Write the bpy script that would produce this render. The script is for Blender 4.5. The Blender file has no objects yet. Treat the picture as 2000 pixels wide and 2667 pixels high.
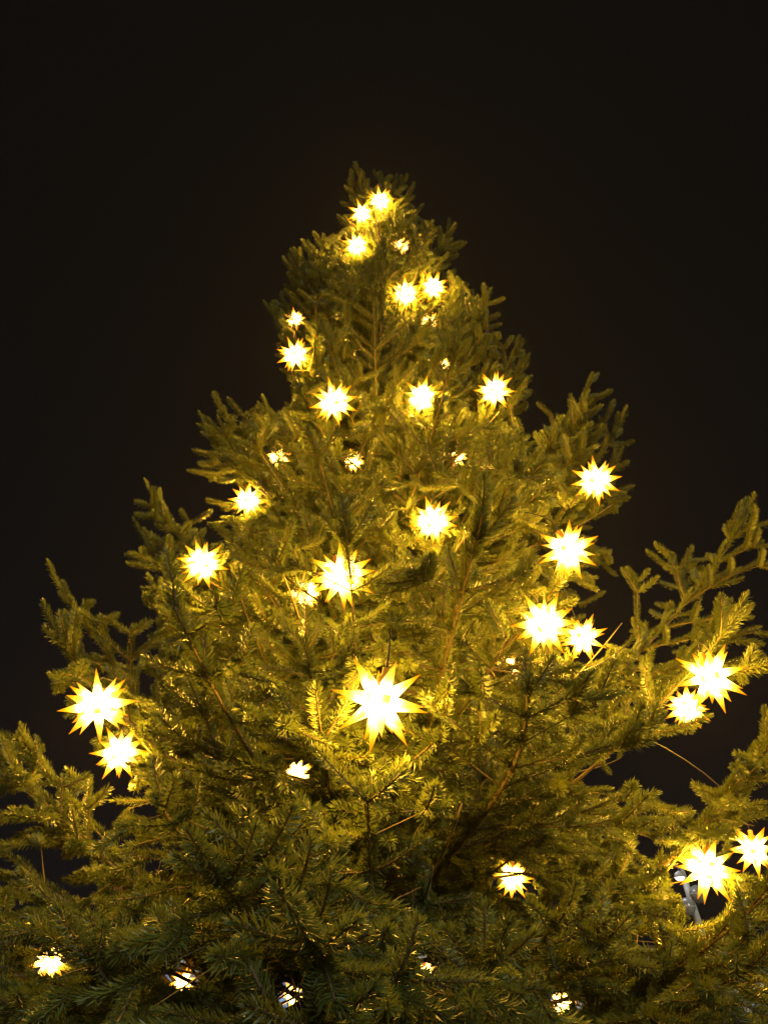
import bpy, bmesh, math, random
from mathutils import Vector, Matrix, Quaternion
R = math.radians
rng = random.Random(11)

# ------------------------------------------------------------------ camera, sky, light, exposure
PITCH = R(33.0); FPX = 1926.0; CAM = Vector((0, 0, 1.6))
sc = bpy.context.scene
C = sc.collection
cam_d = bpy.data.cameras.new('camera'); cam = bpy.data.objects.new('camera', cam_d); C.objects.link(cam)
cam.location = CAM; cam.rotation_euler = (R(90) + PITCH, 0, 0)
cam_d.sensor_fit = 'VERTICAL'; cam_d.sensor_height = 36.0; cam_d.lens = 36.0 * FPX / 2667.0
cam_d.clip_start = 0.05; cam_d.clip_end = 3000
sc.camera = cam

w = bpy.data.worlds.new('World'); sc.world = w; w.use_nodes = True
nt = w.node_tree; nt.nodes.clear()
wo = nt.nodes.new('ShaderNodeOutputWorld'); bg = nt.nodes.new('ShaderNodeBackground')
tc = nt.nodes.new('ShaderNodeTexCoord'); sx = nt.nodes.new('ShaderNodeSeparateXYZ')
rp = nt.nodes.new('ShaderNodeValToRGB')
rp.color_ramp.elements[0].position = 0.0; rp.color_ramp.elements[0].color = (0.0040, 0.0042, 0.0056, 1)
rp.color_ramp.elements[1].position = 0.75; rp.color_ramp.elements[1].color = (0.0036, 0.0034, 0.0032, 1)
nt.links.new(tc.outputs['Generated'], sx.inputs[0]); nt.links.new(sx.outputs['Z'], rp.inputs[0])
nt.links.new(rp.outputs[0], bg.inputs[0]); bg.inputs[1].default_value = 1.0
nt.links.new(bg.outputs[0], wo.inputs[0])

sun_d = bpy.data.lights.new('town_light', 'SUN'); sun = bpy.data.objects.new('town_light', sun_d); C.objects.link(sun)
sun_d.energy = 1.6; sun_d.angle = R(20); sun_d.color = (0.97, 1.0, 0.84)
sun.location = (3, -6, 8)
sun.rotation_euler = Vector((-0.35, 1.0, -0.42)).to_track_quat('-Z', 'Y').to_euler()

sc.view_settings.view_transform = 'Standard'; sc.view_settings.look = 'None'
sc.view_settings.exposure = 0.0; sc.view_settings.gamma = 1.0
sc.cycles.max_bounces = 2; sc.cycles.diffuse_bounces = 1; sc.cycles.glossy_bounces = 1; sc.cycles.volume_bounces = 0
sc.cycles.transmission_bounces = 3; sc.cycles.transparent_max_bounces = 8
sc.cycles.use_denoising = True
sc.cycles.sample_clamp_indirect = 4.0

# ------------------------------------------------------------------ pixel <-> place
CP, SP = math.cos(PITCH), math.sin(PITCH)
FW = Vector((0, CP, SP)); UP = Vector((0, -SP, CP))
def proj(p):
    q = p - CAM; d = q.dot(FW)
    if d < 0.05: return (-9999, -9999, d)
    return (1000 + FPX * q.x / d, 1333.5 - FPX * q.dot(UP) / d, d)
def at_depth(px, py, d):
    return CAM + FW * d + Vector((1, 0, 0)) * ((px - 1000) / FPX * d) + UP * ((1333.5 - py) / FPX * d)
def at_y(px, py, Y):
    t = (1333.5 - py) / FPX
    z = Y * (SP + t * CP) / (CP - t * SP)
    d = Y * CP + z * SP
    return Vector(((px - 1000) / FPX * d, Y, z + CAM.z))

# ------------------------------------------------------------------ materials
def mat(name, col, rough=0.7, noise=None, bump=0.0, scale=20, spec=0.3):
    m = bpy.data.materials.new(name); m.use_nodes = True
    n = m.node_tree; b = n.nodes['Principled BSDF']
    b.inputs['Base Color'].default_value = (*col, 1); b.inputs['Roughness'].default_value = rough
    b.inputs['Specular IOR Level'].default_value = spec
    if noise:
        t = n.nodes.new('ShaderNodeTexCoord'); x = n.nodes.new('ShaderNodeTexNoise')
        x.inputs['Scale'].default_value = scale; x.inputs['Detail'].default_value = 6
        r = n.nodes.new('ShaderNodeValToRGB')
        r.color_ramp.elements[0].position = 0.3; r.color_ramp.elements[0].color = (*col, 1)
        r.color_ramp.elements[1].position = 0.7; r.color_ramp.elements[1].color = (*noise, 1)
        n.links.new(t.outputs['Object'], x.inputs['Vector']); n.links.new(x.outputs['Fac'], r.inputs[0])
        n.links.new(r.outputs[0], b.inputs['Base Color'])
        if bump:
            bp = n.nodes.new('ShaderNodeBump'); bp.inputs['Strength'].default_value = bump; bp.inputs['Distance'].default_value = 0.02
            n.links.new(x.outputs['Fac'], bp.inputs['Height']); n.links.new(bp.outputs[0], b.inputs['Normal'])
    return m
def emit_mat(name, col, s):
    m = bpy.data.materials.new(name); m.use_nodes = True
    n = m.node_tree; n.nodes.clear()
    o = n.nodes.new('ShaderNodeOutputMaterial'); e = n.nodes.new('ShaderNodeEmission')
    e.inputs[0].default_value = (*col, 1); e.inputs[1].default_value = s
    n.links.new(e.outputs[0], o.inputs[0]); return m

def needle_material():
    m = bpy.data.materials.new('fir_needles'); m.use_nodes = True
    n = m.node_tree; b = n.nodes['Principled BSDF']; out = n.nodes['Material Output']
    oi = n.nodes.new('ShaderNodeObjectInfo'); r = n.nodes.new('ShaderNodeValToRGB')
    e = r.color_ramp.elements
    e[0].position = 0.0; e[0].color = (0.060, 0.080, 0.018, 1)
    e[1].position = 1.0; e[1].color = (0.130, 0.155, 0.030, 1)
    k = e.new(0.6); k.color = (0.085, 0.110, 0.024, 1)
    n.links.new(oi.outputs['Random'], r.inputs[0]); n.links.new(r.outputs[0], b.inputs['Base Color'])
    b.inputs['Roughness'].default_value = 0.42; b.inputs['Specular IOR Level'].default_value = 0.4
    t = n.nodes.new('ShaderNodeBsdfTranslucent'); n.links.new(r.outputs[0], t.inputs[0])
    mx = n.nodes.new('ShaderNodeMixShader'); mx.inputs[0].default_value = 0.28
    n.links.new(b.outputs[0], mx.inputs[1]); n.links.new(t.outputs[0], mx.inputs[2]); n.links.new(mx.outputs[0], out.inputs[0])
    return m

STAR_R = 0.205
def star_material():
    # thin translucent yellow plastic its glow painted as emission that fades from the middle; part of the bulb's light passes straight out
    m = bpy.data.materials.new('lit_star_plastic'); m.use_nodes = True
    n = m.node_tree; n.nodes.clear(); N = n.nodes.new; K = n.links.new
    out = N('ShaderNodeOutputMaterial'); add = N('ShaderNodeAddShader'); em = N('ShaderNodeEmission')
    df = N('ShaderNodeBsdfPrincipled'); tr_ = N('ShaderNodeBsdfTransparent'); mx = N('ShaderNodeMixShader')
    df.inputs['Base Color'].default_value = (0.02, 0.010, 0.001, 1); df.inputs['Roughness'].default_value = 0.5; df.inputs['Specular IOR Level'].default_value = 0.05
    tr_.inputs[0].default_value = (1, 0.58, 0.08, 1); mx.inputs[0].default_value = 0.30
    t = N('ShaderNodeTexCoord'); ln = N('ShaderNodeVectorMath'); ln.operation = 'LENGTH'
    K(t.outputs['Object'], ln.inputs[0])
    mr = N('ShaderNodeMapRange'); mr.inputs['From Min'].default_value = 0.33 * STAR_R; mr.inputs['From Max'].default_value = STAR_R
    K(ln.outputs['Value'], mr.inputs['Value'])
    def op(kind, a, b=None):
        q = N('ShaderNodeMath'); q.operation = kind
        if isinstance(a, (int, float)): q.inputs[0].default_value = a
        else: K(a, q.inputs[0])
        if b is not None:
            if isinstance(b, (int, float)): q.inputs[1].default_value = b
            else: K(b, q.inputs[1])
        return q.outputs[0]
    fall = op('ADD', op('MULTIPLY', op('EXPONENT', op('MULTIPLY', mr.outputs[0], -5.0)), 16.0), 0.80)
    ge = N('ShaderNodeNewGeometry'); vt = N('ShaderNodeVectorTransform'); vt.vector_type = 'NORMAL'; vt.convert_from = 'WORLD'; vt.convert_to = 'OBJECT'
    K(ge.outputs['True Normal'], vt.inputs[0])
    sn = N('ShaderNodeVectorMath'); sn.operation = 'SNAP'; sn.inputs[1].default_value = (.13, .13, .13); K(vt.outputs[0], sn.inputs[0])
    wn = N('ShaderNodeTexWhiteNoise'); wn.noise_dimensions = '3D'; K(sn.outputs[0], wn.inputs['Vector'])
    facet = op('ADD', op('MULTIPLY', wn.outputs['Value'], 0.55), 0.68)      # random brightness per facet, painted in place of facet shading
    K(op('MULTIPLY', fall, facet), em.inputs[1])
    cr = N('ShaderNodeValToRGB'); e = cr.color_ramp.elements
    e[0].position = 0.0; e[0].color = (1, 0.70, 0.20, 1); e[1].position = 1.0; e[1].color = (1, 0.29, 0.0005, 1)
    for p_, c_ in ((.28, (1, .66, .20)), (.46, (1, .54, .04)), (.70, (1, .40, .004))):
        k = e.new(p_); k.color = (*c_, 1)
    K(mr.outputs[0], cr.inputs[0]); K(cr.outputs[0], em.inputs[0])
    K(df.outputs[0], mx.inputs[1]); K(tr_.outputs[0], mx.inputs[2])
    K(em.outputs[0], add.inputs[0]); K(mx.outputs[0], add.inputs[1]); K(add.outputs[0], out.inputs[0])
    m.cycles.emission_sampling = 'NONE'
    return m
M = {}
M['needle'] = needle_material()
M['star'] = star_material()
M['bark'] = mat('fir_bark', (0.16, 0.10, 0.055), 0.85, (0.26, 0.17, 0.09), 0.5, 40)
M['twig'] = mat('fir_twig', (0.075, 0.058, 0.028), 0.8, (0.12, 0.088, 0.04), 0.3, 60)
M['cap'] = mat('amber_plastic_cap', (0.62, 0.27, 0.02), 0.45)
M['cable'] = mat('dark_cable', (0.03, 0.028, 0.02), 0.6)
M['paving'] = mat('paving', (0.10, 0.095, 0.09), 0.85, (0.16, 0.15, 0.14), 0.3, 3)
M['render_grey'] = mat('grey_render', (0.42, 0.42, 0.44), 0.9, (0.34, 0.34, 0.37), 0.2, 2)
M['render_pale'] = mat('pale_render', (0.55, 0.56, 0.60), 0.9, (0.47, 0.48, 0.53), 0.2, 2)
M['wood_wall'] = mat('stall_wood', (0.22, 0.14, 0.09), 0.8, (0.30, 0.19, 0.12), 0.3, 8)
M['roof'] = mat('dark_roof', (0.05, 0.045, 0.045), 0.8, (0.08, 0.07, 0.07), 0.3, 4)
M['frame'] = mat('window_frame', (0.7, 0.7, 0.72), 0.5)
M['pane'] = mat('dark_pane', (0.02, 0.025, 0.035), 0.08, spec=0.6)
M['lit_pane'] = emit_mat('lit_blue_pane', (0.50, 0.66, 1.0), 0.55)
M['warm_pane'] = emit_mat('lit_warm_pane', (1.0, 0.62, 0.25), 0.5)
M['steel'] = mat('painted_steel', (0.36, 0.355, 0.34), 0.45, (0.28, 0.275, 0.26), 0.1, 6)
M['globe'] = mat('smoked_globe', (0.20, 0.20, 0.19), 0.12, spec=0.7)
M['lamp_on'] = emit_mat('white_lamp', (0.92, 0.96, 1.0), 14.0)
M['bare_bark'] = mat('bare_tree_bark', (0.14, 0.085, 0.06), 0.9, (0.2, 0.13, 0.09), 0.3, 20)

# ------------------------------------------------------------------ mesh helpers
class MB:
    def __init__(s): s.v = []; s.f = []
    def tube(s, pts, rad, sides=5, cap=True):
        n0 = len(s.v); prev = None
        for i, p in enumerate(pts):
            t = (pts[min(i + 1, len(pts) - 1)] - pts[max(i - 1, 0)])
            if t.length < 1e-7: t = Vector((0, 0, 1))
            t.normalize()
            if prev is None:
                a = t.cross(Vector((0.31, 0.17, 0.93)))
                if a.length < 1e-3: a = t.cross(Vector((1, 0, 0)))
            else: a = prev - t * prev.dot(t)
            a.normalize(); prev = a; b = t.cross(a)
            for k in range(sides):
                an = 2 * math.pi * k / sides
                s.v.append(p + (a * math.cos(an) + b * math.sin(an)) * rad[i])
        for i in range(len(pts) - 1):
            for k in range(sides):
                k2 = (k + 1) % sides
                s.f.append((n0 + i * sides + k, n0 + i * sides + k2, n0 + (i + 1) * sides + k2, n0 + (i + 1) * sides + k))
        if cap:
            s.f.append(tuple(n0 + k for k in reversed(range(sides))))
            e = n0 + (len(pts) - 1) * sides; s.f.append(tuple(e + k for k in range(sides)))
    def box(s, a, b):
        n = len(s.v)
        for z in (a[2], b[2]):
            for x, y in ((a[0], a[1]), (b[0], a[1]), (b[0], b[1]), (a[0], b[1])): s.v.append(Vector((x, y, z)))
        for q in ((3, 2, 1, 0), (4, 5, 6, 7), (0, 1, 5, 4), (1, 2, 6, 5), (2, 3, 7, 6), (3, 0, 4, 7)): s.f.append(tuple(n + k for k in q))
    def lathe(s, prof, seg=16, o=Vector((0, 0, 0))):
        n = len(s.v)
        for r, z in prof:
            for k in range(seg):
                a = 2 * math.pi * k / seg; s.v.append(o + Vector((r * math.cos(a), r * math.sin(a), z)))
        for i in range(len(prof) - 1):
            for k in range(seg):
                k2 = (k + 1) % seg
                s.f.append((n + i * seg + k, n + i * seg + k2, n + (i + 1) * seg + k2, n + (i + 1) * seg + k))
    def mesh(s, name, m=None, smooth=False):
        me = bpy.data.meshes.new(name); me.from_pydata([tuple(v) for v in s.v], [], s.f)
        if m: me.materials.append(m)
        if smooth: me.polygons.foreach_set('use_smooth', [True] * len(me.polygons))
        me.update(); return me
    def build(s, name, m, parent=None, smooth=False):
        o = bpy.data.objects.new(name, s.mesh(name, m, smooth)); C.objects.link(o)
        if parent: o.parent = parent
        return o
def tag(o, label=None, cat=None, group=None, kind=None):
    for k, v in (('label', label), ('category', cat), ('group', group), ('kind', kind)):
        if v: o[k] = v
    return o
def empty(name, loc, rz=0):
    o = bpy.data.objects.new(name, None); C.objects.link(o); o.location = loc; o.rotation_euler = (0, 0, rz)
    o.empty_display_size = 0.2; return o

# ------------------------------------------------------------------ the setting: square
g = MB(); g.v = [Vector(p) for p in ((-400, -200, 0), (400, -200, 0), (400, 900, 0), (-400, 900, 0))]; g.f = [(0, 1, 2, 3)]
tag(g.build('ground', M['paving']), kind='structure')

# ------------------------------------------------------------------ the star lanterns: where they hang
TX, TY = -0.05, 6.2                    # the trunk
TOPZ = CAM.z + 9.75
# px, py, apparent width, how much foliage is kept off its front (share of the width), label
STARS = [
 (990, 524, 84, -0.85, 'small lit star lantern right beside the topmost leader shoot of the tree'),
 (943, 557, 82, 0.47, 'lit star lantern just left of and below the topmost one near the tip'),
 (929, 640, 88, -0.93, 'third lit star lantern down from the tip, crossed by thin twigs'),
 (1056, 765, 98, .52, 'left one of the two side by side star lanterns below the tip'),
 (1129, 748, 90, .50, 'right one of the two side by side star lanterns below the tip'),
 (769, 832, 66, -0.50, 'nearly hidden star lantern among twigs at the upper left edge'),
 (1117, 838, 68, -0.50, 'hidden star lantern glinting under the side by side upper pair'),
 (1165, 945, 72, -0.55, 'hidden star lantern showing as a white dot at upper right'),
 (769, 924, 106, .52, 'lit star lantern sticking out at the upper left edge against the sky'),
 (870, 1047, 136, .54, 'lit star lantern left of the trunk in the upper third, fully visible'),
 (1098, 1035, 118, 0.32, 'lit star lantern right of the trunk partly covered by twigs'),
 (1288, 1018, 116, .54, 'fully visible lit star lantern at the upper right edge of the crown'),
 (726, 1192, 84, -0.62, 'star lantern hidden behind needles above the left edge lantern'),
 (920, 1200, 80, -0.60, 'star lantern hidden deep in the middle of the crown, two small glints'),
 (1189, 1189, 80, -0.60, 'star lantern hidden deep right of the middle with a single white glint'),
 (646, 1304, 108, -0.88, 'lit star lantern at the left edge cut across by a fir sprig'),
 (528, 1468, 140, .54, 'fully visible lit star lantern on the left edge at mid height'),
 (891, 1500, 188, 0.50, 'large lit star lantern in the middle with a dark fir shoot in front'),
 (794, 1545, 120, -0.60, 'star lantern mostly hidden behind the shoot crossed one at mid height'),
 (1127, 1358, 143, .54, 'fully visible lit star lantern in the centre of the tree right of the trunk'),
 (1551, 1252, 138, 0.37, 'lit star lantern on the right edge half covered by a sprig above it'),
 (1479, 1432, 172, 0.37, 'lit star lantern on the right crossed by a drooping sprig, below the edge one'),
 (1416, 1625, 182, .52, 'larger front one of the overlapping pair of star lanterns on the right'),
 (1517, 1660, 138, .50, 'smaller rear one of the overlapping pair of star lanterns on the right'),
 (1324, 1734, 92, -0.58, 'star lantern hidden behind needles below the overlapping right pair'),
 (990, 1827, 268, .54, 'largest lit star lantern hanging at the front of the tree centre'),
 (257, 1838, 200, .50, 'big lit star lantern at the far left, upper one of two there'),
 (312, 1960, 150, 0.32, 'lit star lantern at the far left half hidden under the bigger one'),
 (1850, 1762, 196, .54, 'big lit star lantern at the far right with all its points showing'),
 (1788, 1842, 132, 0.36, 'smaller star lantern tucked behind the big far right one'),
 (1962, 2212, 140, 0.40, 'lit star lantern cut by the right picture edge low on the tree'),
 (1840, 2262, 180, 0.36, 'lit star lantern in front of the lamp mast with sprigs across its top'),
 (1334, 2285, 116, 0.42, 'low lit star lantern hanging under a bough right of the middle'),
 (1462, 2612, 104, 0.30, 'lowest right star lantern glowing through needles near the ground'),
 (131, 2500, 122, 0.36, 'low lit star lantern at the far left with only lower points clear'),
 (477, 2557, 84, 0.55, 'low star lantern glinting through needles left of the near sprig'),
 (765, 2592, 84, 0.55, 'low star lantern glinting just above the near pale sprig'),
 (1110, 2530, 72, 0.50, 'low star lantern reduced to a glint at the bottom centre'),
 (775, 2015, 110, 0.22, 'star lantern buried in the dense left boughs, only its light showing'),
 (1045, 640, 64, -0.60, 'star lantern behind the tip showing as scattered glints on its right side'),
]
SHIFT = {131: .24, 1334: .1, 1840: .18, 1462: .12, 1551: .12, 312: -.1, 1479: -.12}
SP3 = [at_depth(s[0], s[1], FPX * 2 * STAR_R / s[2]) for s in STARS]

def star_blocked(p, grow=0.0, skip=()):
    x, y, d = proj(p)
    for s, c in zip(STARS, SP3):
        q = p - c
        if q.length < STAR_R * 0.80: return True
        if s[0] in skip: continue
        if s[3]:
            ds = FPX * 2 * STAR_R / s[2]
            if d < ds + 0.04:
                rr = (s[3] if s[3] > 0 else .46) * s[2] + grow
                if (x - s[0]) ** 2 + (y - s[1] - SHIFT.get(s[0], 0) * s[2]) ** 2 < rr * rr and (s[3] > 0 or rng.random() < -s[3]): return True
    return False

# the big near bough right of the middle stands free in front of the crown
BOUGH = [(1190, 2330, 4.3), (1225, 2200, 3.95), (1275, 2000, 3.6), (1325, 1830, 3.3), (1352, 1700, 3.1)]
def before_bough(p):
    x, y, d = proj(p)
    for a, b in zip(BOUGH, BOUGH[1:]):
        vx, vy = b[0] - a[0], b[1] - a[1]
        t = ((x - a[0]) * vx + (y - a[1]) * vy) / (vx * vx + vy * vy)
        if 0 <= t <= 1 and d < a[2] + (b[2] - a[2]) * t - .05 and abs((x - a[0]) * vy - (y - a[1]) * vx) / math.hypot(vx, vy) < 85: return True
    return False

# the outline of the crown, as seen from the square: no random bough reaches out of it
OUT = [(985, 480), (925, 515), (897, 640), (800, 680), (735, 735), (720, 850), (750, 960), (765, 1060), (650, 1090), (575, 1150), (600, 1260),
       (600, 1345), (490, 1385), (425, 1450), (400, 1540), (405, 1640), (335, 1710), (300, 1850), (330, 1960), (345, 2050), (410, 2130),
       (480, 2210), (430, 2330), (200, 2380), (-60, 2430), (-900, 2500), (-900, 2900), (2900, 2900), (2900, 2060), (1800, 2080), (1600, 2095), (1500, 2040),
       (1640, 1950), (1640, 1850), (1560, 1780), (1450, 1710), (1550, 1570), (1570, 1430), (1610, 1260), (1520, 1150), (1420, 1170), (1330, 1110),
       (1335, 1000), (1310, 880), (1265, 790), (1180, 700), (1105, 640), (1050, 520)]
HOLES = [[(1725, 2228), (1785, 2240), (1800, 2300), (1890, 2320), (1880, 2395), (1850, 2430), (1815, 2430), (1765, 2345)],
         [(1640, 2520), (1730, 2500), (1740, 2540), (1660, 2550)], [(395, 2480), (450, 2475), (460, 2520), (400, 2530)],
         [(1480, 2590), (1530, 2580), (1535, 2650), (1480, 2650)], [(1610, 2590), (1710, 2600), (1710, 2640), (1620, 2640)],
         [(790, 2500), (830, 2500), (830, 2550), (790, 2550)]]
GAPS = [[(1489, 2025), (1555, 1977), (1676, 1953), (1736, 1917), (1808, 1929), (1893, 1856), (1995, 1784), (2000, 1832), (1929, 1941), (1856, 2037), (1712, 2049), (1543, 2073)],
        [(1477, 1525), (1567, 1579), (1664, 1567), (1627, 1670), (1567, 1724), (1465, 1742), (1567, 1676), (1555, 1603)],
        [(1600, 1360), (1660, 1270), (1730, 1100), (1990, 1000), (1990, 1250), (1890, 1330), (1870, 1400), (1690, 1420), (1640, 1480), (1590, 1440)],
        [(193, 1500), (340, 1530), (385, 1640), (330, 1600), (250, 1580)],
        [(-60, 1567), (90, 1603), (133, 1736), (127, 1784), (157, 1856), (229, 1929), (277, 2025), (350, 2001), (350, 2049), (301, 2098), (217, 2001), (121, 1929), (24, 1869), (-60, 1840)],
        [(84, 2211), (169, 2203), (148, 2295), (236, 2312), (295, 2295), (380, 2253), (236, 2340), (181, 2355), (139, 2312), (105, 2295), (76, 2253), (38, 2198)],
        [(371, 2076), (456, 2127), (400, 2140), (350, 2110)], [(395, 2200), (440, 2220), (420, 2280), (390, 2270)],
        [(1725, 2228), (1785, 2240), (1800, 2300), (1890, 2320), (1880, 2395), (1850, 2430), (1815, 2430), (1765, 2345)], [(1630, 2455), (1690, 2440), (1700, 2475), (1630, 2480)],
        [(1411, 900), (1406, 963), (1387, 1020), (1382, 1059), (1358, 1093), (1356, 1112), (1411, 1112), (1440, 1078), (1469, 1040), (1522, 1030), (1527, 992), (1560, 975), (1585, 930), (1540, 850)],
        [(600, 830), (680, 850), (722, 880), (710, 960), (745, 1010), (740, 1045), (690, 1035), (640, 1005), (560, 1000)],
        [(1240, 620), (1330, 690), (1295, 735), (1235, 740), (1205, 690)]]
def in_gap(p):
    x, y, d = proj(p)
    return any(inpoly(x, y, h) for h in GAPS)
def inpoly(x, y, P):
    r = False; j = len(P) - 1
    for i in range(len(P)):
        a, b = P[i], P[j]
        if (a[1] > y) != (b[1] > y) and x < (b[0] - a[0]) * (y - a[1]) / (b[1] - a[1]) + a[0]: r = not r
        j = i
    return r
def inside(p):
    x, y, d = proj(p)
    if d < 0.9: return False
    y = min(y, 2800)
    for h in HOLES:
        if inpoly(x, y, h): return False
    return inpoly(x, y, OUT)

# ------------------------------------------------------------------ fir shoots (needles on a stem), four lengths, three of each
LENS = (0.15, 0.22, 0.31, 0.43)
def shoot_mesh(L, seed):
    r = random.Random(seed); v = []; f = []; mi = []
    n = int(36 + L * 560)
    st = MB(); bend = r.uniform(-.10, .10) * L
    pts = [Vector((bend * (t / 3) ** 2, 0.12 * L * (t / 3) ** 2, L * t / 3)) for t in range(4)]
    st.tube(pts, [0.0055, 0.005, 0.004, 0.003], 4)
    v += st.v; f += st.f; mi += [1] * len(st.f)
    for i in range(n):
        t = (i + r.random()) / n
        az = i * 2.39996 + r.uniform(-.4, .4)
        p = Vector((bend * t * t, 0.12 * L * t * t, L * t))
        # local frame: z along the shoot, y is the upper side
        rad = Vector((math.cos(az), math.sin(az), 0))
        rad.y = rad.y * 0.50 + 0.24
        rad.normalize()
        fwd = 0.38 + 0.32 * r.random() + 1.6 * max(0, t - .86) / .14
        d = (rad + Vector((0, 0, fwd))).normalized()
        ln = 0.047 * (0.80 + 0.3 * r.random()) * (0.72 if t > .93 else 1) * (0.75 + 0.25 * min(1, t * 6))
        w_ = 0.0036
        side = d.cross(Vector((0, 0, 1)));
        if side.length < 1e-3: side = Vector((1, 0, 0))
        side.normalize(); side = Quaternion(d, r.uniform(-.5, .5)) @ side
        mid = p + d * ln * .55
        tip = p + d * ln + Vector((0, 0.10, 0.18)) * ln * .6
        k = len(v)
        v += [p, mid - side * w_, tip, mid + side * w_]
        f.append((k, k + 1, k + 2, k + 3)); mi.append(0)
    me = bpy.data.meshes.new('fir_shoot'); me.from_pydata([tuple(q) for q in v], [], f)
    me.materials.append(M['needle']); me.materials.append(M['twig'])
    me.polygons.foreach_set('material_index', mi); me.update()
    return me
PROTO = []
for li, L in enumerate(LENS):
    for k in range(3):
        PROTO.append(bpy.data.objects.new('fir_shoot', shoot_mesh(L, 100 * li + k)))

def scatter_group():
    ng = bpy.data.node_groups.new('shoots_on_twigs', 'GeometryNodeTree')
    ng.interface.new_socket('Geometry', in_out='INPUT', socket_type='NodeSocketGeometry')
    ng.interface.new_socket('Geometry', in_out='OUTPUT', socket_type='NodeSocketGeometry')
    N = ng.nodes; gi = N.new('NodeGroupInput'); go = N.new('NodeGroupOutput')
    def attr(name, typ):
        a = N.new('GeometryNodeInputNamedAttribute'); a.data_type = typ; a.inputs['Name'].default_value = name
        return next(o for o in a.outputs if o.enabled and o.name == 'Attribute')
    join = N.new('GeometryNodeJoinGeometry')
    for i, po in enumerate(PROTO):
        cmp_ = N.new('FunctionNodeCompare'); cmp_.data_type = 'INT'; cmp_.operation = 'EQUAL'
        ins = [s for s in cmp_.inputs if s.enabled and s.type == 'INT']
        ng.links.new(attr('kind_index', 'INT'), ins[0]); ins[1].default_value = i
        oi = N.new('GeometryNodeObjectInfo'); oi.transform_space = 'ORIGINAL'; oi.inputs['Object'].default_value = po
        ip = N.new('GeometryNodeInstanceOnPoints')
        ng.links.new(gi.outputs[0], ip.inputs['Points']); ng.links.new(oi.outputs['Geometry'], ip.inputs['Instance'])
        ng.links.new(cmp_.outputs[0], ip.inputs['Selection'])
        er = N.new('FunctionNodeEulerToRotation'); ng.links.new(attr('rot', 'FLOAT_VECTOR'), er.inputs[0])
        ng.links.new(er.outputs[0], ip.inputs['Rotation']); ng.links.new(attr('size', 'FLOAT'), ip.inputs['Scale'])
        ng.links.new(ip.outputs[0], join.inputs[0])
    ng.links.new(join.outputs[0], go.inputs[0])
    return ng
NG = scatter_group()

# ------------------------------------------------------------------ the fir
tree = tag(empty('fir_tree', (TX, TY, 0)), 'tall dense green fir tree hung with glowing yellow star lanterns', 'tree')
T0 = Vector((TX, TY, 0))
tr = MB(); tz = [i * (TOPZ - .25) / 30 for i in range(31)]
tr.tube([Vector((0.03 * math.sin(z * .9), 0.03 * math.cos(z * 1.3), z)) for z in tz],
        [0.16 * (1 - z / (TOPZ + .2)) ** 0.9 + 0.007 for z in tz], 10)
tr.build('trunk', M['bark'], tree, True)
UPV = Vector((0, 0, 1))
WOOD = []                      # points on twigs, for hanging the lanterns
NSH = [0]
def sm(a, b, x):
    t = min(1, max(0, (x - a) / (b - a))); return t * t * (3 - 2 * t)

def frame_euler(d, up):
    z = d.normalized(); x = up.cross(z)
    if x.length < 1e-3: x = Vector((1, 0, 0))
    x.normalize(); y = z.cross(x)
    return Matrix((x, y, z)).transposed().to_euler()

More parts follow.
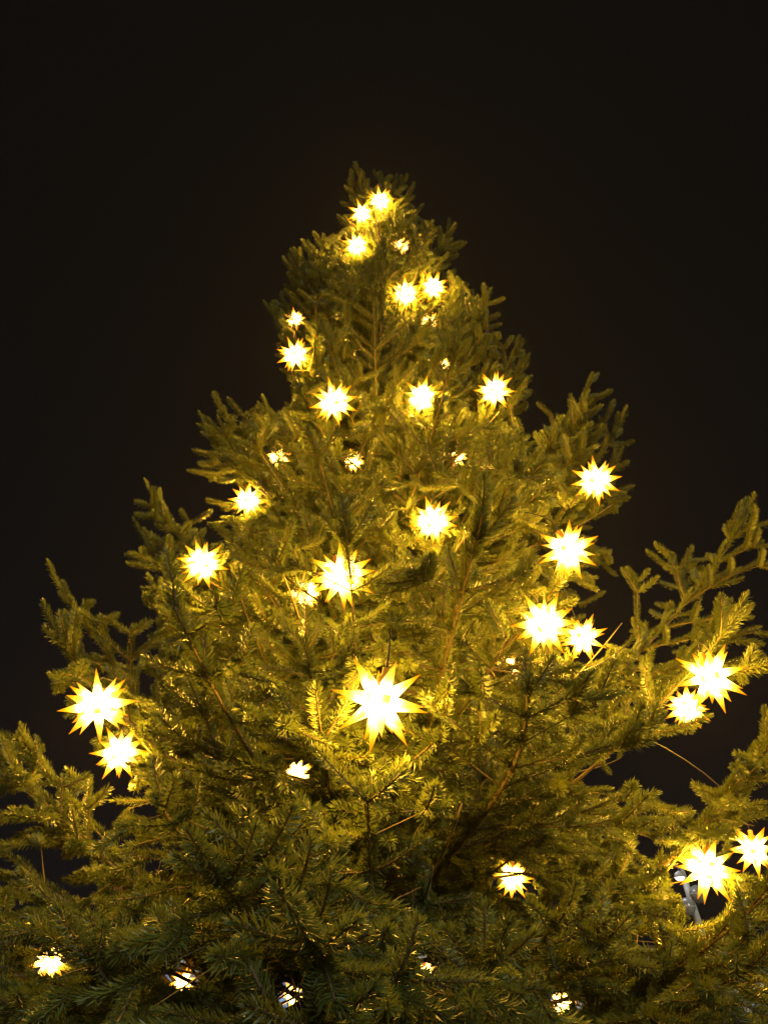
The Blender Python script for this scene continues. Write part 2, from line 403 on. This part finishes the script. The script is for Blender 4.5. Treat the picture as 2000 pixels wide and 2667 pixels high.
def make_branch(base, tip, bow, free=False, dens=1.0, wood_r=None, droop=None, roll=None, ctrl=None, force=False):
    """a bough from the trunk (base) to its tip; free: may stand out of the crown's outline"""
    ln = (tip - base).length
    if ctrl is None: ctrl = base.lerp(tip, 0.55) - UPV * bow * ln
    NS = max(4, int(ln / 0.13))
    ax = []
    wob = Vector((rng.uniform(-1, 1), rng.uniform(-1, 1), rng.uniform(-1, 1))) * 0.02 * ln
    for i in range(NS + 1):
        t = i / NS
        p = base * (1 - t) ** 2 + ctrl * 2 * t * (1 - t) + tip * t * t + wob * math.sin(t * 5)
        ax.append(p)
    dh = TOPZ - tip.z
    old = sm(4.5, 9.0, dh)                       # lower boughs are older and hang more
    if droop is None: droop = old
    if roll is None: roll = rng.uniform(-.45, .45)
    r0 = wood_r or (0.005 + 0.0034 * ln)
    mb = MB(); mb.tube([p - T0 for p in ax], [r0 * (1 - .9 * i / NS) + .003 for i in range(NS + 1)], 6)
    pts = []; rots = []; sizes = []; kinds = []
    def shoot(p, d, up, L):
        li = min(range(4), key=lambda i: abs(LENS[i] - L))
        d = d.normalized()
        end = p + d * L
        for q in (end, p.lerp(end, .5)):
            if star_blocked(q, 6, CROSS if force else ()) or (not force and before_bough(q)): return
        if not free and not inside(end) and rng.random() < .93: return
        if (in_gap(end) or in_gap(p.lerp(end, .5))) and rng.random() < .96: return
        x, y, dd = proj(end)
        if dd < 1.15 or not (-420 < x < 2420 and y < 3000): return
        pts.append(p - T0); rots.append(frame_euler(d, up)); sizes.append(L / LENS[li]); kinds.append(li * 3 + rng.randrange(3))
    # the bough's own axis, needled towards its end
    acc = 0.0
    bare = 0.06 + 0.12 * sm(1.0, 3.2, ln)
    i = 0
    while i < NS:
        t = i / NS; j = min(NS, i + 2)
        d = ax[j] - ax[i]; L = d.length
        if t > bare: shoot(ax[i], d, UPV, max(.16, L * 1.15))
        i = j
    dtip = (ax[-1] - ax[-2]).normalized()
    shoot(ax[-1] - dtip * .02, dtip, UPV, rng.uniform(.24, .40))
    sd = dtip.cross(UPV); sd = sd.normalized() if sd.length > .01 else Vector((1, 0, 0))
    for s in (-1, 1):
        shoot(ax[-1] - dtip * .03, dtip * .8 + sd * s * .65 + UPV * rng.uniform(-.05, .25), UPV, rng.uniform(.18, .30))
    if rng.random() < .6: shoot(ax[-1] - dtip * .03, dtip * .8 + UPV * .6, UPV, rng.uniform(.15, .26))
    # side twigs
    s_at = bare * .6 * ln + rng.uniform(0, .1); step0 = .215
    while s_at < ln - .08:
        t = s_at / ln; k = min(NS - 1, int(t * NS))
        p0 = ax[k].lerp(ax[k + 1], t * NS - k)
        tan = (ax[k + 1] - ax[k]).normalized()
        side = tan.cross(UPV); side = side.normalized() if side.length > .01 else Vector((1, 0, 0))
        nrm = side.cross(tan)
        side, nrm = side * math.cos(roll) + nrm * math.sin(roll), nrm * math.cos(roll) - side * math.sin(roll)
        for s in (-1, 1, 0):
            if s == 0 and rng.random() < .45: continue
            if rng.random() > dens * 1.02: continue
            TL = (.18 + .50 * (ln - s_at)) * rng.uniform(.65, 1.15)
            TL = min(TL, 1.0)
            if s == 0:
                TL *= .6; phi = rng.choice((1, 1, -1)) * R(90) + rng.uniform(-.4, .4); s_ = 1
            else:
                phi = rng.uniform(-.28, .28); s_ = s
            th = R(rng.uniform(48, 66))
            d = tan * math.cos(th) + (side * s_ * math.cos(phi) + nrm * math.sin(phi)) * math.sin(th)
            # lay the twig out step by step
            seg = .25; p = p0.copy(); tw = [p.copy()]; left = TL; q = 0; ok = True
            while left > .07:
                l = min(seg, left); left -= l
                d = (d + tan * .06 - UPV * droop * .20 + Vector((rng.uniform(-1, 1), rng.uniform(-1, 1), rng.uniform(-1, 1))) * .045).normalized()
                np_ = p + d * l
                if star_blocked(np_, 4, CROSS if force else ()) or (not force and before_bough(np_)): break
                if not free and not inside(np_) and rng.random() < .8: break
                if in_gap(np_): break
                tw.append(np_.copy())
                if q or TL < .3: shoot(p, d, UPV, max(l * 1.12, .15))
                elif rng.random() < .92: shoot(p, d, UPV, l * 1.1)
                tsd = d.cross(UPV)
                tsd = tsd.normalized() if tsd.length > .05 else side.copy()
                lastseg = left <= .07
                for z in (-1, 1):
                    if rng.random() > .80 * dens: continue
                    th2 = R(rng.uniform(38, 58))
                    dd = d * math.cos(th2) + (tsd * z + UPV * rng.uniform(-.25, .32)) * math.sin(th2) - UPV * droop * .25
                    sl = rng.uniform(.15, .27) * (1.25 if not lastseg else .9)
                    shoot(np_ if not lastseg else np_ - d * .02, dd, UPV, sl)
                if rng.random() < .22 * dens:
                    shoot(np_, d * .6 + UPV * rng.choice((.8, .8, -.7)), tsd, rng.uniform(.14, .22))
                p = np_; q += 1
            if len(tw) > 1:
                rr = .0035 + .0035 * TL
                mb.tube([x - T0 for x in tw], [rr * (1 - .7 * a / (len(tw) - 1)) for a in range(len(tw))], 4, cap=False)
                WOOD.extend(tw)
        WOOD.append(p0)
        s_at += step0 * rng.uniform(.8, 1.25) * (1 + .25 * sm(1, 3, ln))
    br = mb.build('branch', M['twig'], tree, True)
    if pts:
        me = bpy.data.meshes.new('needle_shoots'); me.from_pydata([tuple(p) for p in pts], [], [])
        a = me.attributes.new('rot', 'FLOAT_VECTOR', 'POINT'); a.data.foreach_set('vector', [c for e in rots for c in e])
        a = me.attributes.new('size', 'FLOAT', 'POINT'); a.data.foreach_set('value', sizes)
        a = me.attributes.new('kind_index', 'INT', 'POINT'); a.data.foreach_set('value', kinds)
        me.materials.append(M['needle'])
        fo = bpy.data.objects.new('needle_shoots', me); C.objects.link(fo); fo.parent = br; fo['kind'] = 'stuff'
        md = fo.modifiers.new('shoots', 'NODES'); md.node_group = NG
    NSH[0] += len(pts)
    return br

CROSS = (1416, 891)
def axis_clear(base, tip, bow):
    ln = (tip - base).length; ctrl = base.lerp(tip, 0.55) - UPV * bow * ln
    for i in range(3, 13):
        t = i / 12
        q = base * (1 - t) ** 2 + ctrl * 2 * t * (1 - t) + tip * t * t
        if star_blocked(q, 3): return False
        x, y, d = proj(q)
        if inpoly(x, y, GAPS[8]): return False
    return True

# boughs that make the crown's outline: tip in the picture, metres nearer than the trunk, rise of the bough, bow
FEAT = [(985, 440, 0, 80, 0), (900, 462, .1, 66, .05), (1062, 464, .1, 66, .05), (1030, 480, .25, 70, .03), (940, 470, .2, 70, .03), (915, 530, .1, 50, .05), (1080, 560, .15, 45, .05), (1100, 640, .2, 40, .05),
        (772, 632, .15, 52, .1), (710, 680, .1, 48, .1), (672, 808, .1, 40, .1), (700, 850, .3, 40, .1), (1215, 588, .2, 56, .1), (1312, 762, .2, 50, .1), (1290, 830, .3, 45, .1),
        (1402, 878, .3, 50, .12), (1400, 955, .3, 46, .12), (1602, 955, .3, 50, .14), (1672, 1078, .5, 46, .14), (1640, 1195, .4, 40, .12), (1560, 1050, .4, 48, .12),
        (530, 1052, .2, 46, .12), (497, 1104, .4, 42, .12), (645, 1040, .3, 48, .12), (560, 1180, .5, 40, .12), (365, 1282, .3, 40, .13), (325, 1398, .6, 38, .13), (370, 1540, .7, 34, .13),
        (85, 1538, 1.1, 36, .14), (128, 1745, .9, 30, .13), (200, 1665, 1.9, 26, .14), (-15, 1868, 1.2, 34, .15), (20, 2050, 1.4, 24, .12), (-60, 1960, 1.0, 28, .12), (-40, 2210, 1.6, 18, .12),
        (1988, 1300, .7, 40, .15), (1940, 1590, .9, 32, .14), (1900, 1630, 2.25, 22, .12), (1700, 1560, .8, 34, .14), (2030, 1830, 1.4, 36, .15), (2060, 1960, 1.6, 28, .13), (1990, 2060, 1.2, 22, .12),
        # boughs reaching out over the square
         (640, 1560, 2.3, 24, .12), (1130, 1230, 1.6, 30, .12), (860, 1225, 1.5, 32, .12), (1180, 900, 1.0, 40, .1), (560, 1830, 2.8, 18, .12),
        (800, 1700, 2.8, 20, .12), (1240, 1420, 2.0, 26, .12), (400, 2080, 2.7, 14, .1), (930, 2110, 3.4, 12, .1), (700, 2240, 3.6, 8, .08), (560, 2300, 3.7, 6, .06), (652, 2530, 4.0, 2, .04), (838, 2585, 4.0, 2, .05),
        (40, 2480, 2.0, 12, .08), (150, 2395, 2.2, 14, .1), (310, 2450, 2.6, 10, .08), (60, 2610, 2.5, 6, .06), (250, 2600, 3.0, 5, .06), (1600, 2520, 2.6, 8, .08), (1760, 2570, 2.4, 8, .08), (1910, 2480, 2.2, 10, .08), (1450, 2430, 2.9, 8, .08), (1250, 2480, 3.4, 6, .06)]
for (px, py, off, el, bow) in FEAT:
    tip = at_y(px, py, TY - off)
    h = math.hypot(tip.x - TX, tip.y - TY)
    if off < 1.3 and el != 80:                       # the end shoot reaches on from here
        q = min(.24, h * .25) / h; tip = Vector((tip.x - (tip.x - TX) * q, tip.y - (tip.y - TY) * q, tip.z - math.tan(R(el)) * h * q * .7)); h *= 1 - q
    if el == 80:
        tip.z -= .3; base = Vector((TX, TY, tip.z - .55)); tip.x = TX + .02; bow = 0
    else:
        base = Vector((TX, TY, tip.z - math.tan(R(el)) * h))
    for k in range(25):
        if axis_clear(base, tip, bow): break
        tip = tip + Vector((rng.uniform(-.06, .06), rng.uniform(-.06, .06), rng.uniform(-.05, .05)))
    make_branch(base, tip, bow, free=True, dens=.3 if py < 500 else .95 if tip.z < TOPZ - 1.5 else .62, roll=rng.choice((-1, 1)) * rng.uniform(.35, .75) if off < 1.0 else None)

# the near bough, its stem rising from low on the trunk, and the shoot that crosses a lantern
b0 = Vector((TX, TY, 1.9)); b2 = at_depth(1350, 1765, 3.1); bm_ = at_depth(1228, 2190, 3.95)
make_branch(b0, b2, 0, free=True, dens=1.0, roll=0.0, ctrl=bm_ * 2 - (b0 + b2) * .5, droop=.25, wood_r=.028, force=True)
b2 = at_y(893, 1432, TY - 2.75); h = math.hypot(b2.x - TX, b2.y - TY)
make_branch(Vector((TX, TY, b2.z - math.tan(R(22)) * h)), b2, .12, free=True, dens=.5, roll=.2, force=True)

# whorls up the trunk
z = 0.75
while z < TOPZ - .5:
    dhb = TOPZ - z
    n = 6 if dhb > 1.2 else 5
    a0 = rng.uniform(0, 6.28)
    for lvl in range(2):
        for k in range(n if lvl == 0 else 4):
            a = a0 + 2 * math.pi * (k + (.5 if lvl else 0) + rng.uniform(-.22, .22)) / (n if lvl == 0 else 4)
            zb = z + (rng.uniform(.12, .3) if lvl else rng.uniform(-.05, .05))
            dh = TOPZ - zb
            el = R(52 - 40 * sm(.3, 9.0, dh) + rng.uniform(-5, 5))
            reach = (.10 + .40 * dh) * rng.uniform(.78, 1.04) * (.72 if lvl else 1)
            # the rise brings the tip to a higher, narrower part of the crown
            reach = reach / (1 + .30 * math.tan(el))
            dirv = Vector((math.cos(a), math.sin(a), 0))
            away = dirv.y > .45
            if away and zb < TOPZ - 3.5 and rng.random() < .55: continue
            base = Vector((TX, TY, zb)); bow = rng.uniform(.05, .13)
            for tr_ in range(14):
                tip = base + dirv * reach + UPV * reach * math.tan(el)
                if inside(tip) and axis_clear(base, tip, bow) and not in_gap(base.lerp(tip, .75)) and not in_gap(base.lerp(tip, .5)): break
                if not inside(tip): reach *= .9
                else:
                    a += rng.uniform(-.12, .12); dirv = Vector((math.cos(a), math.sin(a), 0))
            if reach < .14: continue
            x, y, d = proj(tip)
            if d < 1.2: continue
            make_branch(base, tip, bow, dens=.58 if dh < 1.3 else .72 if away else .92)
    z += (.30 + .14 * sm(0, 6, dhb)) * rng.uniform(.9, 1.1)

# ------------------------------------------------------------------ star lanterns
def star_parts():
    a = 1.0; b = 1 + math.sqrt(2)
    V = []
    for perm in ((a, a, b), (a, b, a), (b, a, a)):
        for sx_ in (-1, 1):
            for sy_ in (-1, 1):
                for sz_ in (-1, 1): V.append(Vector((perm[0] * sx_, perm[1] * sy_, perm[2] * sz_)))
    V = [v.normalized() * STAR_R * .335 for v in V]
    bm = bmesh.new()
    for v in V: bm.verts.new(v)
    bmesh.ops.convex_hull(bm, input=bm.verts)
    bmesh.ops.dissolve_limit(bm, angle_limit=R(2), verts=bm.verts, edges=bm.edges)
    out = []
    for f in bm.faces:
        vs = [v.co.copy() for v in f.verts]; c = f.calc_center_median(); nrm = c.normalized()
        if nrm.z > .95: continue                              # the top face carries the fitting
        lenf = 1.0 if len(vs) == 4 else .85
        m = MB(); apex = nrm * STAR_R * lenf
        m.v = vs + [apex]; k = len(vs)
        # order so that normals face out
        cr = (vs[1] - vs[0]).cross(vs[2] - vs[1])
        for i in range(k):
            j = (i + 1) % k
            m.f.append((i, j, k) if cr.dot(nrm) > 0 else (j, i, k))
        out.append(m.mesh('spike', M['star']))
    bm.free(); return out
SPK = star_parts()
cp = MB(); cp.lathe([(0.0, .135), (.016, .135), (.018, .10), (.030, .095), (.034, .066), (.052, .060), (.050, .052)], 14)
CAPM = cp.mesh('cap', M['cap'], True)
BULB = bpy.data.lights.new('bulb', 'POINT'); BULB.energy = 480.0; BULB.color = (1.0, 0.85, 0.5); BULB.shadow_soft_size = 0.05
for i, (s, c) in enumerate(zip(STARS, SP3)):
    so = empty('star_lantern', c)
    so.rotation_euler = (rng.uniform(-.38, .38), rng.uniform(-.38, .38), rng.uniform(0, 6.28))
    tag(so, s[4], 'star lantern', 'lit star lanterns in the fir tree')
    for me in SPK:
        o = bpy.data.objects.new('spike', me); C.objects.link(o); o.parent = so
    o = bpy.data.objects.new('cap', CAPM); C.objects.link(o); o.parent = so
    o = bpy.data.objects.new('bulb', BULB); C.objects.link(o); o.parent = so
    # its cable runs up to the nearest twig above
    mw = Matrix.Translation(c) @ so.rotation_euler.to_matrix().to_4x4()
    top = mw @ Vector((0, 0, .13)); best = None; bd = 9
    for p in WOOD:
        q = p - top
        dd = q.length + .6 * max(0, math.hypot(q.x, q.y) - max(q.z, 0)) + (.35 if q.z < .03 else 0) + (9 if q.length < .06 else 0)
        if dd < bd: bd = dd; best = p
    if best is None: best = top + UPV * .3
    mi = mw.inverted(); mid = top.lerp(best, .5) - UPV * .0
    m = MB()
    up_ = (mw.to_3x3() @ UPV) * .35 * (best - top).length
    cpt = [top, top + up_, best + UPV * .06, best]
    def bez(t): return cpt[0] * (1 - t) ** 3 + cpt[1] * 3 * t * (1 - t) ** 2 + cpt[2] * 3 * t * t * (1 - t) + cpt[3] * t ** 3
    m.tube([mi @ bez(k / 8) for k in range(9)], [.0045] * 9, 5)
    m.build('cable', M['cable'], so, True)

# loose runs of cable between boughs
def cable(pa, pb, sag, label):
    n = 14; m = MB(); o0 = pa
    m.tube([pa.lerp(pb, i / n) - UPV * sag * 4 * (i / n) * (1 - i / n) - o0 for i in range(n + 1)], [.0045] * (n + 1), 5)
    o = m.build('power_cable', M['cable'], None, True); o.location = o0
    tag(o, label, 'cable', 'power cables strung through the fir tree')
cable(at_y(1450, 1765, TY - 1.2), at_y(1640, 1672, TY - 1.0), .05, 'thin power cable spanning the dark gap right of the overlapping star pair')
cable(at_y(1190, 1240, TY - .9), at_y(1330, 1245, TY - .9), .06, 'thin power cable sagging between twigs right of the middle')
cable(at_y(1300, 1212, TY - .8), at_y(1430, 1180, TY - .6), .02, 'thin straight power cable above the sagging one, right of the middle')
cable(at_y(225, 2378, TY - 1.5), at_y(300, 2400, TY - 1.4), .01, 'short bit of power cable in the dark gap at lower left')

# ------------------------------------------------------------------ behind the tree: lamp mast, houses, stalls, bare tree
def lamp_mast():
    top = at_y(1772, 2262, 24.0); foot = at_y(1868, 2560, 24.0)
    d = (foot - top); k = (top.z) / (top.z - foot.z); foot = top + d * k
    foot.x = top.x + (foot.x - top.x); root = empty('lamp_mast', foot)
    L = top - foot
    m = MB(); m.tube([L * 0, L * .35, L * .7, L], [.13, .12, .105, .09], 12); m.build('mast', M['steel'], root, True)
    m = MB(); m.lathe([(.24, 0), (.24, .04), (.15, .10), (.13, .3)], 16); m.build('base_collar', M['steel'], root, True)
    for (px, py) in ((1739, 2246), (1769, 2284)):
        p = at_y(px, py, 23.6) - foot; q = L * .985
        m = MB(); m.tube([q, q.lerp(p, .6) + UPV * .05, p], [.035, .03, .03], 8); arm = m.build('arm', M['steel'], root, True)
        m = MB(); m.lathe([(.02, .16), (.12, .10), (.16, .0), (.15, -.02)], 16, p); m.build('lamp_shade', M['steel'], root, True)
        m = MB(); m.lathe([(.0, -.09), (.08, -.075), (.125, -.02), (.11, .03), (.0, .04)], 16, p); m.build('bulb', M['lamp_on'], root, True)
    for (px, py, y) in ((1787, 2362, 23.7), (1816, 2328, 23.9)):
        p = at_y(px, py, y) - foot
        t = (p.z / L.z); q = L * t
        m = MB(); m.tube([q + UPV * .1, p + UPV * .1], [.03, .03], 8); m.build('bracket', M['steel'], root, True)
        m = MB(); rr = .24
        m.lathe([(rr * math.sin(a * math.pi / 10), rr * math.cos(a * math.pi / 10)) for a in range(11)], 18, p); gl = m.build('globe', M['globe'], root, True)
        m = MB(); m.lathe([(rr * 1.02, .015), (rr * 1.04, 0), (rr * 1.02, -.015)], 18, p); m.build('ring', M['steel'], gl, True)
    tag(root, 'pale leaning lamp mast with small white lamps and round globes behind the tree', 'lamp post')
lamp_mast()

def house(x, y, wd, dp, hh, rh, wall, cols, rows, label, lit=(), roof=True, zb=.6):
    root = empty('house', (x, y, 0))
    m = MB(); m.box((-wd / 2, 0, 0), (wd / 2, dp, hh)); wl = m.build('wall', wall, root)
    m = MB(); e = .45
    m.v = [Vector(p) for p in ((-wd / 2 - e, -e, hh), (wd / 2 + e, -e, hh), (wd / 2 + e, dp + e, hh), (-wd / 2 - e, dp + e, hh), (-wd / 2 - e, dp / 2, hh + rh), (wd / 2 + e, dp / 2, hh + rh))]
    m.f = [(0, 1, 5, 4), (2, 3, 4, 5), (0, 4, 3), (1, 2, 5), (3, 2, 1, 0)]
    m.build('roof', M['roof'], root)
    m = MB(); m.box((-wd / 2 - e, -e - .08, hh - .14), (wd / 2 + e, -e - .002, hh + .04)); m.build('eave', M['frame'], root)
    cw = wd / cols; ch = (hh - zb) / rows
    k = 0
    for r_ in range(rows):
        for c_ in range(cols):
            cx = -wd / 2 + cw * (c_ + .5); z0 = zb + ch * r_ + ch * .18; z1 = z0 + ch * .58; hw = cw * .27
            m = MB(); t = .07
            m.box((cx - hw - t, -.06, z0 - t), (cx + hw + t, -.003, z0)); m.box((cx - hw - t, -.06, z1), (cx + hw + t, -.003, z1 + t))
            m.box((cx - hw - t, -.06, z0 + .001), (cx - hw, -.003, z1 - .001)); m.box((cx + hw, -.06, z0 + .001), (cx + hw + t, -.003, z1 - .001))
            m.box((cx - .03, -.055, z0 + .001), (cx + .03, -.004, z1 - .001))
            f = m.build('window', M['frame'], root)
            m = MB(); m.box((cx - hw, -.03, z0), (cx + hw, -.005, z1))
            m.build('pane', M['lit_pane'] if k in lit else M['pane'], f); k += 1
    tag(root, label, 'building'); return root
house(-12.0, 34, 13, 9, 2.7, .9, M['render_grey'], 6, 1, 'low grey house behind the lower left of the tree', (4,))
house(-2.5, 40, 9, 8, 4.6, .9, M['render_pale'], 5, 2, 'pale two storey house behind the lower middle of the tree', (1, 2, 8))
house(13.5, 38, 18, 9, 3.15, .4, M['render_pale'], 9, 1, 'long pale building with blue lit windows behind the lower right of the tree', (0, 1, 2, 4, 5, 6))
def stall(x, y, wd, label):
    root = empty('market_stall', (x, y, 0)); hh = 1.9; dp = 2.2
    for k in range(int(wd / .2)):
        x0 = -wd / 2 + k * .2; j = rng.uniform(0, .012)
        m = MB(); m.box((x0 + .004, -j, 0), (x0 + .196, .03, hh)); m.build('plank', M['wood_wall'], root)
    m = MB(); m.box((-wd / 2, .035, 0), (wd / 2, dp, hh - .02)); m.build('wall', M['wood_wall'], root)
    m = MB(); e = .3
    m.v = [Vector(p) for p in ((-wd / 2 - e, -e, hh), (wd / 2 + e, -e, hh), (wd / 2 + e, dp + e, hh), (-wd / 2 - e, dp + e, hh), (-wd / 2 - e, dp / 2, hh + .5), (wd / 2 + e, dp / 2, hh + .5))]
    m.f = [(0, 1, 5, 4), (2, 3, 4, 5), (0, 4, 3), (1, 2, 5), (3, 2, 1, 0)]
    m.build('roof', M['roof'], root)
    tag(root, label, 'stall')
stall(-9.6, 20.0, 3.2, 'brown wooden market stall behind the low boughs at far left')

def bare_tree(loc, h, label):
    root = empty('bare_tree', loc); r = random.Random(5)
    t = MB(); t.tube([Vector((0, 0, 0)), Vector((.05, 0, h * .25)), Vector((-.03, .04, h * .45))], [.16, .12, .09], 8); t.build('trunk', M['bare_bark'], root, True)
    m = MB()
    def grow(p, d, L, rad, lv):
        pts = [p]; q = p
        for k in range(3):
            d = (d + Vector((r.uniform(-1, 1), r.uniform(-1, 1), r.uniform(-.3, .8))) * .18).normalized(); q = q + d * L / 3; pts.append(q)
        m.tube(pts, [rad, rad * .8, rad * .65, rad * .5], 4, cap=False)
        if lv:
            for k in range(4):
                j = r.choice((1, 2, 3)); dd = (d + Vector((r.uniform(-1, 1), r.uniform(-1, 1), r.uniform(-.4, .9))) * .75).normalized()
                grow(pts[j], dd, L * r.uniform(.5, .72), rad * .5, lv - 1)
    for k in range(7):
        a = k * .9; grow(Vector((-.03 * (k % 2), .02, h * (.28 + .025 * k))), Vector((math.cos(a), math.sin(a), .9)).normalized(), h * .3, .05, 3)
    m.build('crown', M['bare_bark'], root); tag(root, label, 'tree')
b = at_y(480, 2440, 15.0); bare_tree((b.x, 15.0, 0), 4.2, 'small leafless tree behind the lower left boughs')
print('SHOOTS', NSH[0])

# ------------------------------------------------------------------ thin volume added to give the lanterns a lens-like bloom
hz = MB(); hz.box((-45, -5, -1), (45, 60, 14)); ho = hz.build('added_haze', None)
hm = bpy.data.materials.new('bloom_haze'); hm.use_nodes = True; hn = hm.node_tree; hn.nodes.clear()
o_ = hn.nodes.new('ShaderNodeOutputMaterial'); pv = hn.nodes.new('ShaderNodeVolumePrincipled')
pv.inputs['Color'].default_value = (.95, .95, .95, 1); pv.inputs['Density'].default_value = 0.00028; pv.inputs['Anisotropy'].default_value = 0.55
hn.links.new(pv.outputs[0], o_.inputs['Volume']); ho.data.materials.append(hm); tag(ho, kind='stuff')
